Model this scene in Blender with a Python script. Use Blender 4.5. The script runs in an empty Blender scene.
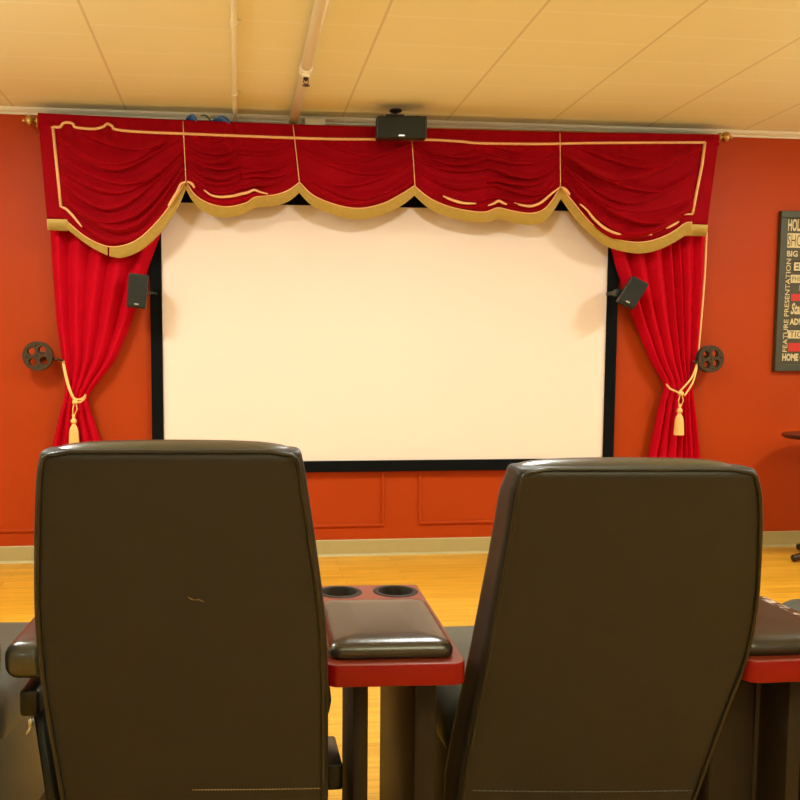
import bpy, bmesh, math, random
from mathutils import Vector, Matrix
random.seed(7)
C = bpy.context.scene
COL = C.collection
PI = math.pi

# ------------------------------------------------------------------ camera
F, PX, PY = 850.0, 326.5, 431.9
YAW, PITCH, ROLL = .1045, -.0785, .0019
CAM = Vector((0, 0, 1.1475))
WALL = 5.016          # the screen wall
CEIL = 2.57
def cam_axes():
    f = Vector((math.sin(YAW)*math.cos(PITCH), math.cos(YAW)*math.cos(PITCH), math.sin(PITCH)))
    r = Vector((math.cos(YAW), -math.sin(YAW), 0)); u = r.cross(f)
    return r*math.cos(ROLL)+u*math.sin(ROLL), -r*math.sin(ROLL)+u*math.cos(ROLL), f
RX, UX, FX = cam_axes()
cd = bpy.data.cameras.new('camera'); cam = bpy.data.objects.new('camera', cd); COL.objects.link(cam)
cd.sensor_width = 36; cd.lens = F/800*36; cd.shift_x = (400-PX)/800; cd.shift_y = (PY-400)/800
cd.clip_start = .05
cam.matrix_world = Matrix(((RX.x, UX.x, -FX.x, 0), (RX.y, UX.y, -FX.y, 0), (RX.z, UX.z, -FX.z, CAM.z), (0, 0, 0, 1)))
C.camera = cam
def ray(x, y): return FX + RX*((x-PX)/F) + UX*((PY-y)/F)
def at_y(x, y, Y): d = ray(x, y); return CAM + d*(Y/d.y)
def at_z(x, y, Z): d = ray(x, y); return CAM + d*((Z-CAM.z)/d.z)
def at_d(x, y, D): return CAM + ray(x, y)*D

# ------------------------------------------------------------------ light
w = bpy.data.worlds.new('world'); C.world = w; w.use_nodes = True
w.node_tree.nodes['Background'].inputs[0].default_value = (1, .95, .85, 1)
w.node_tree.nodes['Background'].inputs[1].default_value = .02
def area(name, loc, size, power, color=(.95, 1, .96), rot=(0, 0, 0)):
    l = bpy.data.lights.new(name, 'AREA'); l.shape = 'DISK'; l.size = size; l.energy = power; l.color = color
    o = bpy.data.objects.new(name, l); o.location = loc; o.rotation_euler = rot; COL.objects.link(o); return o
def point(name, loc, rad, power, color=(.95, 1, .96)):
    l = bpy.data.lights.new(name, 'POINT'); l.shadow_soft_size = rad; l.energy = power; l.color = color
    o = bpy.data.objects.new(name, l); o.location = loc; COL.objects.link(o); return o
for i, (x, y) in enumerate([(-1.4, 3.2), (.9, 3.0), (3.6, 3.2)]):
    area('recessed_downlight', (x, y, CEIL-.01), .42, 39)
point('added_fill_point', (-1.2, -.9, 1.45), .14, 7)  # two unseen fill lights added behind the camera, no such lamps known
point('added_fill_point', (2.4, -.9, 1.45), .14, 7)
for x, y, e in ((-2.1, 2.4, 24), (.9, -.6, 75), (4.0, 2.6, 18)): area('added_uplight', (x, y, 1.85), .35, e, rot=(PI, 0, 0))  # invented uplights out of view, added to brighten the ceiling
C.view_settings.view_transform = 'Standard'; C.view_settings.look = 'None'
C.view_settings.gamma = 1; C.view_settings.use_curve_mapping = False
C.view_settings.exposure = .13

# ------------------------------------------------------------------ materials
def nodes(name):
    m = bpy.data.materials.new(name); m.use_nodes = True
    nt = m.node_tree; return m, nt, nt.nodes['Principled BSDF']
def N(nt, t, **kw):
    n = nt.nodes.new(t)
    for k, v in kw.items():
        if k.startswith('i_'):
            n.inputs[int(k[2:])].default_value = v
        else: setattr(n, k, v)
    return n
def mat(name, col, rough=.5, metal=0, var=.0, scale=20, bump=0, bscale=200, spec=.5, sheen=0, coat=0):
    m, nt, b = nodes(name); L = nt.links
    b.inputs['Base Color'].default_value = (*col, 1); b.inputs['Roughness'].default_value = rough
    b.inputs['Metallic'].default_value = metal; b.inputs['Specular IOR Level'].default_value = spec
    b.inputs['Sheen Weight'].default_value = sheen; b.inputs['Coat Weight'].default_value = coat
    b.inputs['Coat Roughness'].default_value = .15
    if sheen: b.inputs['Sheen Tint'].default_value = (1, .04, .05, 1); b.inputs['Sheen Roughness'].default_value = .35
    tc = N(nt, 'ShaderNodeTexCoord')
    if var:
        n = N(nt, 'ShaderNodeTexNoise'); n.inputs['Scale'].default_value = scale; n.inputs['Detail'].default_value = 5
        L.new(tc.outputs['Object'], n.inputs['Vector'])
        mx = N(nt, 'ShaderNodeMix', data_type='RGBA')
        mx.inputs[6].default_value = (*[c*(1-var) for c in col], 1); mx.inputs[7].default_value = (*[min(1, c*(1+var)) for c in col], 1)
        L.new(n.outputs['Fac'], mx.inputs[0]); L.new(mx.outputs[2], b.inputs['Base Color'])
    if bump:
        n = N(nt, 'ShaderNodeTexNoise'); n.inputs['Scale'].default_value = bscale; n.inputs['Detail'].default_value = 4
        L.new(tc.outputs['Object'], n.inputs['Vector'])
        bp = N(nt, 'ShaderNodeBump'); bp.inputs['Strength'].default_value = bump; bp.inputs['Distance'].default_value = .002
        L.new(n.outputs['Fac'], bp.inputs['Height']); L.new(bp.outputs[0], b.inputs['Normal'])
    return m
M = {}
M['wall'] = mat('red_orange_wall_paint', (.43, .048, .004), .50, var=.06, scale=3, bump=.15, bscale=90, spec=.15)
M['cream'] = mat('cream_wall_paint', (.72, .72, .60), .6, var=.04, scale=3)
M['base'] = mat('beige_vinyl_base', (.44, .36, .15), .45, var=.04)
M['crown'] = mat('cream_trim_paint', (.80, .72, .55), .4)
M['pipe'] = mat('cream_pipe_paint', (.92, .86, .64), .6, bump=.1, bscale=60)
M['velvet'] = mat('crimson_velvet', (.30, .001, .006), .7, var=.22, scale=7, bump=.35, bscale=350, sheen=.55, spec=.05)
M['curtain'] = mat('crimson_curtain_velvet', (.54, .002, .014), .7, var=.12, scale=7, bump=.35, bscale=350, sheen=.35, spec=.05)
M['gold'] = mat('gold_fringe', (.60, .40, .085), .6, var=.15, scale=60, bump=.3, bscale=300)
M['braid'] = mat('peach_gold_braid', (.95, .50, .20), .5, var=.08, scale=150)
M['rope'] = mat('pale_gold_rope', (.88, .58, .18), .45, var=.12, scale=150, bump=.3, bscale=400)
M['brass'] = mat('antique_brass', (.55, .36, .11), .3, metal=.9, var=.2, scale=60)
M['screen'] = mat('matte_white_screen', (.94, .79, .69), .9, spec=.1)
M['frame'] = mat('black_velvet_frame', (.0045, .0052, .006), .9, spec=.1)
M['black'] = mat('black_plastic', (.016, .020, .015), .42)
M['grille'] = mat('black_grille_cloth', (.010, .014, .009), .75, bump=.4, bscale=700)
M['silver'] = mat('silver_badge', (.75, .75, .72), .25, metal=.6)
M['bronze'] = mat('dark_bronze', (.060, .034, .016), .45, metal=.45, var=.25, scale=60)
M['leather'] = mat('dark_brown_leather', (.023, .0195, .016), .50, var=.16, scale=9, bump=.3, bscale=260, spec=.38)
M['seatl'] = mat('black_smooth_leather', (.040, .042, .034), .30, var=.1, scale=14, bump=.2, bscale=200, spec=.8, coat=.5)
M['painted_sheen'] = mat('leather_painted_sheen', (.075, .080, .062), .45, var=.1, scale=14, bump=.2, bscale=200, spec=.35)  # dark seat leather with the ceiling's reflection painted in as grey-green
M['pad'] = mat('black_pad_leather', (.030, .020, .012), .25, var=.1, scale=14, bump=.15, bscale=200, spec=.7)
M['piping'] = mat('leather_piping', (.016, .014, .011), .35, spec=.5, coat=.1)
M['thread'] = mat('tan_thread', (.22, .15, .07), .7)
M['cherry'] = mat('cherry_red_lacquer', (.20, .026, .010), .38, var=.18, scale=8, spec=.4, coat=.08)
M['cherry_edge'] = mat('red_lacquer_edge', (.27, .001, .002), .35, spec=.3, coat=.1)
M['under'] = mat('black_laminate', (.026, .016, .008), .6, var=.2, scale=5, spec=.25)
M['metal'] = mat('black_metal', (.02, .02, .018), .3, metal=.5)
M['rim'] = mat('dark_brown_rim', (.018, .011, .007), .6, spec=.25)
M['blue'] = mat('blue_masking_tape', (.05, .15, .42), .6, var=.2, scale=60)
M['white'] = mat('cream_white_plastic', (.85, .78, .60), .4)
M['dwood'] = mat('dark_walnut', (.035, .014, .007), .3, var=.3, scale=12)

def ceiling_mat():
    m, nt, b = nodes('ceiling_fibre_tiles'); L = nt.links
    tc = N(nt, 'ShaderNodeTexCoord'); sp = N(nt, 'ShaderNodeSeparateXYZ'); L.new(tc.outputs['Object'], sp.inputs[0])
    def mth(op, a, bb, **k):
        n = N(nt, 'ShaderNodeMath', operation=op)
        for i, v in enumerate((a, bb)):
            if v is None: continue
            if isinstance(v, (int, float)): n.inputs[i].default_value = v
            else: L.new(v, n.inputs[i])
        return n.outputs[0]
    xs = mth('ADD', mth('DIVIDE', sp.outputs[0], .611), 100.0)
    fx = mth('FRACT', xs, None); col = mth('FLOOR', xs, None)
    dx = mth('ABSOLUTE', mth('SUBTRACT', fx, .5), None)
    seam = mth('GREATER_THAN', dx, .5-.010)
    off = mth('MULTIPLY', mth('FRACT', mth('MULTIPLY', col, .37), None), 1.0)
    ys = mth('ADD', mth('DIVIDE', sp.outputs[1], .305), off)
    dy = mth('ABSOLUTE', mth('SUBTRACT', mth('FRACT', ys, None), .5), None)
    cross = mth('GREATER_THAN', dy, .5-.022)
    nz = N(nt, 'ShaderNodeTexNoise'); nz.inputs['Scale'].default_value = 1.3; nz.inputs['Detail'].default_value = 3
    L.new(tc.outputs['Object'], nz.inputs['Vector'])
    m1 = N(nt, 'ShaderNodeMix', data_type='RGBA'); m1.inputs[6].default_value = (.90, .86, .55, 1); m1.inputs[7].default_value = (.95, .91, .60, 1)
    L.new(nz.outputs['Fac'], m1.inputs[0])
    m2 = N(nt, 'ShaderNodeMix', data_type='RGBA'); m2.inputs[7].default_value = (.97, .95, .72, 1)
    L.new(mth('MULTIPLY', cross, .85), m2.inputs[0]); L.new(m1.outputs[2], m2.inputs[6])
    m3 = N(nt, 'ShaderNodeMix', data_type='RGBA'); m3.inputs[7].default_value = (.50, .36, .17, 1)
    L.new(mth('MULTIPLY', seam, .38), m3.inputs[0]); L.new(m2.outputs[2], m3.inputs[6])
    L.new(m3.outputs[2], b.inputs['Base Color']); b.inputs['Roughness'].default_value = .75
    n2 = N(nt, 'ShaderNodeTexNoise'); n2.inputs['Scale'].default_value = 120; L.new(tc.outputs['Object'], n2.inputs['Vector'])
    bp = N(nt, 'ShaderNodeBump'); bp.inputs['Strength'].default_value = .25; bp.inputs['Distance'].default_value = .003
    L.new(n2.outputs['Fac'], bp.inputs['Height']); L.new(bp.outputs[0], b.inputs['Normal'])
    return m
def floor_mat():
    m, nt, b = nodes('maple_strip_floor'); L = nt.links
    tc = N(nt, 'ShaderNodeTexCoord')
    br = N(nt, 'ShaderNodeTexBrick'); br.offset = .37
    br.inputs['Color1'].default_value = (.66, .34, .022, 1); br.inputs['Color2'].default_value = (.78, .42, .034, 1)
    br.inputs['Mortar'].default_value = (.40, .17, .03, 1); br.inputs['Scale'].default_value = 1
    br.inputs['Mortar Size'].default_value = .0012; br.inputs['Brick Width'].default_value = .9; br.inputs['Row Height'].default_value = .075
    L.new(tc.outputs['Object'], br.inputs['Vector'])
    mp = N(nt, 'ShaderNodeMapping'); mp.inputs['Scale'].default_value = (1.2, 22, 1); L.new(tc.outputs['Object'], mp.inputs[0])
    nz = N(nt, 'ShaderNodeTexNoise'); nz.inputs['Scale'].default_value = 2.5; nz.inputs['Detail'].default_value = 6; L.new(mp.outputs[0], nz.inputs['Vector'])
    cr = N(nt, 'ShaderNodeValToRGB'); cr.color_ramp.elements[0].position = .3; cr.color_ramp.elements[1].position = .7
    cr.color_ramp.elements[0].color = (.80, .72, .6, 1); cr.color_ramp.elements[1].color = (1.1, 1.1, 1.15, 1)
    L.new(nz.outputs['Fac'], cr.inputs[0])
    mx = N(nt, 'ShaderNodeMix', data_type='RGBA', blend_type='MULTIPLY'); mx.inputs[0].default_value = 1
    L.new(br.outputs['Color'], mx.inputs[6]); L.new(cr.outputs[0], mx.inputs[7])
    L.new(mx.outputs[2], b.inputs['Base Color']); b.inputs['Roughness'].default_value = .38
    return m
def scuffed_pad_mat():
    # black leather whose finish has cracked off in a pale line along one edge
    m, nt, b = nodes('cracked_pad_leather'); L = nt.links
    b.inputs['Roughness'].default_value = .28
    tc = N(nt, 'ShaderNodeTexCoord'); sp = N(nt, 'ShaderNodeSeparateXYZ'); L.new(tc.outputs['Object'], sp.inputs[0])
    nz = N(nt, 'ShaderNodeTexNoise'); nz.inputs['Scale'].default_value = 55; nz.inputs['Detail'].default_value = 6; L.new(tc.outputs['Object'], nz.inputs['Vector'])
    a = N(nt, 'ShaderNodeMath', operation='SUBTRACT'); a.inputs[1].default_value = .092; L.new(sp.outputs[0], a.inputs[0])
    ab = N(nt, 'ShaderNodeMath', operation='ABSOLUTE'); L.new(a.outputs[0], ab.inputs[0])
    lt = N(nt, 'ShaderNodeMath', operation='LESS_THAN'); lt.inputs[1].default_value = .020; L.new(ab.outputs[0], lt.inputs[0])
    gt = N(nt, 'ShaderNodeMath', operation='GREATER_THAN'); gt.inputs[1].default_value = .48; L.new(nz.outputs['Fac'], gt.inputs[0])
    mu = N(nt, 'ShaderNodeMath', operation='MULTIPLY'); L.new(lt.outputs[0], mu.inputs[0]); L.new(gt.outputs[0], mu.inputs[1])
    mx = N(nt, 'ShaderNodeMix', data_type='RGBA'); mx.inputs[6].default_value = (.030, .022, .014, 1); mx.inputs[7].default_value = (.55, .50, .42, 1)
    L.new(mu.outputs[0], mx.inputs[0]); L.new(mx.outputs[2], b.inputs['Base Color'])
    return m
M['ceiling'] = ceiling_mat(); M['floor'] = floor_mat(); M['padscuff'] = scuffed_pad_mat()

# ------------------------------------------------------------------ mesh helpers
def link(name, bm, material, parent=None, smooth=False, origin=None, angle=None):
    me = bpy.data.meshes.new(name)
    bmesh.ops.recalc_face_normals(bm, faces=bm.faces[:])
    if parent is not None:
        bm.transform(parent.matrix_basis.inverted() if parent.parent is None else (parent.parent.matrix_basis @ parent.matrix_basis).inverted())
    elif origin is not None:
        bm.transform(Matrix.Translation(-Vector(origin)))
    bm.to_mesh(me); bm.free()
    if smooth:
        for p in me.polygons: p.use_smooth = True
        if angle: me.set_sharp_from_angle(angle=math.radians(angle))
    me.materials.append(material)
    o = bpy.data.objects.new(name, me); COL.objects.link(o)
    if parent is not None: o.parent = parent
    elif origin is not None: o.location = origin
    return o
def empty(name, loc, label, cat, group=None, rz=0):
    o = bpy.data.objects.new(name, None); COL.objects.link(o); o.location = loc; o.rotation_euler = (0, 0, rz)
    o.empty_display_size = .1
    o.matrix_basis = Matrix.Translation(Vector(loc)) @ Matrix.Rotation(rz, 4, 'Z')
    return tag(o, label, cat, group)
def tag(o, label, cat, group=None):
    o['label'] = label; o['category'] = cat
    if group: o['group'] = group
    return o
def struct(o): o['kind'] = 'structure'; return o
def B(): return bmesh.new()
def box(bm, c, s, bev=0, rot=None, seg=2):
    r = bmesh.ops.create_cube(bm, size=1)
    vs = r['verts']; bmesh.ops.scale(bm, vec=s, verts=vs)
    if bev:
        es = list({e for v in vs for e in v.link_edges})
        rb = bmesh.ops.bevel(bm, geom=es, offset=bev, segments=seg, profile=.5, affect='EDGES')
        vs = list({v for f in rb['faces'] for v in f.verts} | {v for v in vs if v.is_valid})
    if rot is not None: bmesh.ops.rotate(bm, cent=(0, 0, 0), matrix=rot, verts=vs)
    bmesh.ops.translate(bm, vec=c, verts=vs); return bm
def tube(bm, pts, r, n=8, closed=False):
    pts = [Vector(p) for p in pts]; rings = []; up = None
    for i, p in enumerate(pts):
        a = pts[i-1] if i else p; b = pts[i+1] if i < len(pts)-1 else p
        t = (b-a).normalized()
        if up is None:
            up = Vector((0, 0, 1)) if abs(t.z) < .9 else Vector((0, 1, 0))
        s = t.cross(up).normalized(); up = s.cross(t).normalized()
        rr = r[i] if isinstance(r, (list, tuple)) else r
        rings.append([bm.verts.new(p + (s*math.cos(2*PI*k/n) + up*math.sin(2*PI*k/n))*rr) for k in range(n)])
    for A, Bq in zip(rings, rings[1:]):
        for k in range(n): bm.faces.new((A[k], A[(k+1) % n], Bq[(k+1) % n], Bq[k]))
    bm.faces.new(rings[0]); bm.faces.new(rings[-1][::-1]); return bm
def lathe(bm, c, prof, axis=(0, 0, 1), n=24):
    """prof: list of (radius, height along axis)"""
    ax = Vector(axis).normalized(); u = ax.orthogonal().normalized(); v = ax.cross(u); c = Vector(c); rings = []
    for r, h in prof:
        r = max(r, 1e-4)
        rings.append([bm.verts.new(c + ax*h + (u*math.cos(2*PI*k/n)+v*math.sin(2*PI*k/n))*r) for k in range(n)])
    for A, Bq in zip(rings, rings[1:]):
        for k in range(n): bm.faces.new((A[k], A[(k+1) % n], Bq[(k+1) % n], Bq[k]))
    bm.faces.new(rings[0]); bm.faces.new(rings[-1][::-1]); return bm
def grid(bm, fn, nu, nv):
    g = [[bm.verts.new(fn(i/nu, j/nv)) for i in range(nu+1)] for j in range(nv+1)]
    for j in range(nv):
        for i in range(nu): bm.faces.new((g[j][i], g[j][i+1], g[j+1][i+1], g[j+1][i]))
    return g
def slab(bm, pts, Y0, Y1, u='xz'):
    """front outline pts (Vectors) given depth from Y0 to Y1"""
    a = [bm.verts.new((p.x, Y0, p.z)) for p in pts]; b = [bm.verts.new((p.x, Y1, p.z)) for p in pts]
    bm.faces.new(a); bm.faces.new(b[::-1])
    for i in range(len(a)): bm.faces.new((a[i], a[(i+1) % len(a)], b[(i+1) % len(a)], b[i]))
    return bm
def interp(poly, x):
    if x <= poly[0][0]: return poly[0][1]
    for (a, b), (c, d) in zip(poly, poly[1:]):
        if x <= c: return b + (d-b)*(x-a)/max(1e-9, c-a)
    return poly[-1][1]
def smooth_line(pts, n=6):
    """catmull-rom through 2-D or 3-D points"""
    P = [Vector(p) for p in pts]; out = []
    for i in range(len(P)-1):
        p0 = P[max(i-1, 0)]; p1 = P[i]; p2 = P[i+1]; p3 = P[min(i+2, len(P)-1)]
        for k in range(n):
            t = k/n
            out.append(.5*((2*p1) + (p2-p0)*t + (2*p0-5*p1+4*p2-p3)*t*t + (3*p1-p0-3*p2+p3)*t**3))
    out.append(P[-1]); return out
def solidify(o, th, off=0):
    m = o.modifiers.new('thickness', 'SOLIDIFY'); m.thickness = th; m.offset = off; return o

# ------------------------------------------------------------------ the room
XL, XR, YB = -2.6, 4.6, -3.0
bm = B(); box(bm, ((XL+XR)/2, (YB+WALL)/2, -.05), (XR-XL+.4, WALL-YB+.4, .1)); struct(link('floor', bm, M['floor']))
bm = B(); box(bm, ((XL+XR)/2, (YB+WALL)/2, CEIL+.05), (XR-XL+.4, WALL-YB+.4, .1)); struct(link('ceiling', bm, M['ceiling']))
bm = B(); box(bm, ((XL+XR)/2, WALL+.1, CEIL/2), (XR-XL+.4, .2, CEIL)); struct(link('wall_front', bm, M['wall']))
bm = B(); box(bm, (XL-.1, (YB+WALL)/2, CEIL/2), (.2, WALL-YB, CEIL)); struct(link('wall_left', bm, M['cream']))
bm = B(); box(bm, (XR+.1, (YB+WALL)/2, CEIL/2), (.2, WALL-YB, CEIL)); struct(link('wall_right', bm, M['cream']))
bm = B(); box(bm, ((XL+XR)/2, YB-.1, CEIL/2), (XR-XL+.4, .2, CEIL)); struct(link('wall_back', bm, M['cream']))
def profile_run(name, prof, x0, x1, m):
    bm = B(); a = [bm.verts.new((x0, WALL-d, z)) for d, z in prof]; b = [bm.verts.new((x1, WALL-d, z)) for d, z in prof]
    bm.faces.new(a); bm.faces.new(b[::-1])
    for i in range(len(a)): bm.faces.new((a[i], a[(i+1) % len(a)], b[(i+1) % len(a)], b[i]))
    return struct(link(name, bm, m))
profile_run('baseboard_front', [(0, 0), (.014, 0), (.010, .006), (.006, .014), (.005, .094), (.002, .099), (0, .099)], XL, XR, M['base'])
profile_run('trim_1', [(0, 2.536), (.008, 2.536), (.010, 2.545), (.022, 2.552), (.030, 2.560), (.032, 2.57), (0, 2.57)], XL, XR, M['crown'])
def frame_trim(name, x0, x1, z0, z1, wd=.018):
    bm = B()
    for a, b, c, d in ((x0, x1, z0, z0+wd), (x0, x1, z1-wd, z1), (x0, x0+wd, z0+wd, z1-wd), (x1-wd, x1, z0+wd, z1-wd)):
        box(bm, ((a+b)/2, WALL-.006, (c+d)/2), (b-a, .012, d-c), .004)
    struct(link(name, bm, M['wall'], smooth=False))
def wx(x, y): return at_y(x, y, WALL)
pa = wx(384, 526); pb = wx(418, 524)
frame_trim('trim_2', -.60, pa.x, pa.z, .555)
frame_trim('trim_3', pb.x, pb.x+.98, pb.z, .555)
bm = B(); q = wx(35, 530); box(bm, ((q.x+XL)/2, WALL-.006, q.z), (q.x-XL, .012, .018), .004); struct(link('trim_4', bm, M['wall']))

# ------------------------------------------------------------------ projection screen
SL, SR, ST, SB = -.4256, 2.2263, 2.0676, .581
t = empty('projection_screen', ((SL+SR)/2, WALL, .52), 'large white projection screen in a wide black velvet frame on the red wall', 'projection screen')
FB = .066
bm = B()
Yf0, Yf1 = WALL-.045, WALL-.0135
for a, b, c, d in ((SL-FB, SR+FB, ST, ST+FB), (SL-FB, SR+FB, SB-FB, SB), (SL-FB, SL, SB, ST), (SR, SR+FB, SB, ST)):
    box(bm, ((a+b)/2, (Yf0+Yf1)/2, (c+d)/2), (b-a, Yf1-Yf0, d-c), .004)
link('frame', bm, M['frame'], t)
bm = B(); box(bm, ((SL+SR)/2, WALL-.026, (ST+SB)/2), (SR-SL, .006, ST-SB)); link('screen_surface', bm, M['screen'], t)

# ------------------------------------------------------------------ curtain rod
VY = 4.86
ROD_Y = 4.905
pl = at_y(38, 121, ROD_Y); pr = at_y(719, 137, ROD_Y)
rz = (pl.z+pr.z)/2
t = empty('curtain_rod', ((pl.x+pr.x)/2, ROD_Y, rz), 'antique brass curtain rod with turned finials peeking out beside the valance', 'curtain rod')
bm = B(); tube(bm, [(pl.x-.02, ROD_Y, pl.z), (pr.x+.02, ROD_Y, pr.z)], .015, 14); link('rod', bm, M['brass'], t, True)
prof = [(.006, 0), (.016, .004), (.024, .014), (.026, .022), (.014, .030), (.012, .036), (.022, .042), (.031, .056), (.033, .068), (.028, .082), (.014, .094), (.008, .100), (.012, .106), (.006, .114), (.001, .116)]
for p, ax in ((pl, (-1, 0, 0)), (pr, (1, 0, 0))):
    bm = B(); lathe(bm, (p.x-ax[0]*.014, ROD_Y, p.z), [(r*.95, h*.86) for r, h in prof], ax, 20); link('finial', bm, M['brass'], t, True)
    bm = B(); bx = p.x+ax[0]*.006
    box(bm, (bx, WALL-.005, p.z-.02), (.024, .01, .07), .003); tube(bm, [(bx, WALL-.008, p.z-.03), (bx, ROD_Y+.02, p.z-.03), (bx, ROD_Y, p.z-.018)], .006, 8)
    link('bracket', bm, M['brass'], t, True)

# ------------------------------------------------------------------ valance
def V(x, y, dy=0): return at_y(x, y, VY-dy)
top_edge = [(38, 113), (180, 120), (300, 124.5), (426, 128.5), (580, 132.5), (719, 134.5)]
braid_top = [(52, 127), (60, 127), (63, 123.5), (68, 122.5), (73, 124), (76, 127.5), (93, 129), (103, 127), (107, 124), (112, 126), (116, 129.5), (140, 132), (185, 133.8), (240, 136), (290, 137.8), (330, 139), (370, 139.3), (426, 139.8), (460, 141.5), (480, 143.3), (540, 144), (600, 143), (705, 142.5)]
head_line = [(38, 126), (60, 127), (116, 129), (185, 133), (240, 136), (330, 138), (426, 140), (480, 143), (540, 144), (719, 143)]
mid = V(378, 125)
val = empty('swag_valance', (mid.x, VY, V(378, 240).z), 'wide crimson velvet swag valance with gold fringe across the top of the screen', 'valance')
# header and side bands
bm = B()
def hd(u, v):
    x = 38+681*u; y = interp(top_edge, x)*(1-v) + (interp(head_line, x)+3)*v
    return V(x, y, .010+.0030*math.sin(x*.9)+.002*math.sin(x*.37))
grid(bm, hd, 240, 6)
def lb(u, v): # left side band
    y = 122+98*v; x0 = 38+9*(y-113)/105; x1 = 55+9*(y-127)/80
    return V(x0+(x1-x0)*u, y, .010+.003*math.sin(u*3+v*4))
grid(bm, lb, 8, 20)
def rb(u, v):
    y = 137+88*v; x0 = 703-11*(y-142)/72; x1 = 719-12*(y-135)/89
    return V(x0+(x1-x0)*u, y, .010+.003*math.sin(u*3+v*4))
grid(bm, rb, 8, 20)
def ret(xa, ya, xb, yb):
    p = V(xa, ya, .010); q = V(xb, yb, .010)
    grid(bm, lambda u, v: Vector((p.x+(q.x-p.x)*v, p.y+(WALL-.045-p.y)*u, p.z+(q.z-p.z)*v)), 4, 8)
ret(38, 113.5, 47.5, 220); ret(719, 134.8, 707, 225)
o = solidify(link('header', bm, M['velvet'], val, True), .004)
cords = [((183, 121), (186, 183)), ((293, 124.5), (299.5, 183)), ((412, 140), (415, 186)), ((560, 133), (560.5, 187))]
# swag name, left side line, right side line, bottom edge, fringe bottom, fold settings
def sideline(a, b): return lambda v: (a[0]+(b[0]-a[0])*v)
swags = [
 (((55, 128), (63, 214)), ((183.5, 133), (185.5, 182)), [(63, 217), (67, 222), (85, 237), (105, 246.5), (122, 246.5), (140, 238.5), (160, 219), (175, 198.5), (185.5, 182)],
  [(67, 229), (85, 243), (100, 252), (113, 257), (125, 257), (143, 249), (163, 230), (178, 207), (186, 188)], 9, 1.0),
 (((183.5, 134), (186.5, 182)), ((293.5, 138), (299.5, 183)), [(186.5, 183), (195, 195.5), (209, 204), (227, 207.5), (246, 203.5), (256, 197.5), (275, 195.5), (289, 190.5), (299.5, 183)],
  [(186.5, 190), (195, 204), (209, 214.5), (226, 217.5), (245, 213.5), (256, 207.5), (275, 206), (289, 201), (299.5, 192.5)], 8, .75),
 (((293.5, 138), (299.5, 183)), ((412, 140), (415, 186)), [(299.5, 183), (314, 196.5), (338, 206), (360, 209), (382, 204.5), (400, 195.5), (415, 186)],
  [(299.5, 193), (314, 207), (338, 216), (360, 219.5), (382, 215), (401, 206), (415, 195)], 6, .55),
 (((412, 140), (415, 186)), ((560, 144), (560.5, 187)), [(415, 187), (430, 199), (450, 207.5), (472, 212), (486, 212.5), (498, 208.5), (512, 211.5), (530, 214), (543, 210.5), (552, 201), (560.5, 187.5)],
  [(415, 196), (430, 209), (450, 217.5), (474, 222), (490, 221.5), (499, 219), (515, 223), (531, 225), (545, 221), (554, 210), (560.5, 199)], 8, .85),
 (((560, 144), (560.5, 187)), ((703, 143), (692, 222)), [(561, 187.5), (575, 205), (590, 222.5), (606, 235), (622, 241), (640, 243), (656, 240), (672, 233), (685, 224), (692, 223)],
  [(561, 199), (574, 217), (588, 232), (604, 245), (621, 251), (640, 253.5), (658, 250), (673, 243), (685, 236), (692, 235.5)], 9, 1.0)]
def cm(poly): return [(p.x, p.y) for p in smooth_line([(x, y, 0) for x, y in poly], 6)]
def fold_set(n, seed, amp):
    r = random.Random(seed); out = []
    for k in range(n):
        c = (k+.5+r.uniform(-.3, .3))/n
        out.append((c, r.uniform(.030, .065), amp*r.uniform(.7, 1.35)*(.8+.5*c), r.uniform(-.22, .22), r.uniform(.1, .9), r.uniform(.25, .6)))
    return out
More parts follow.
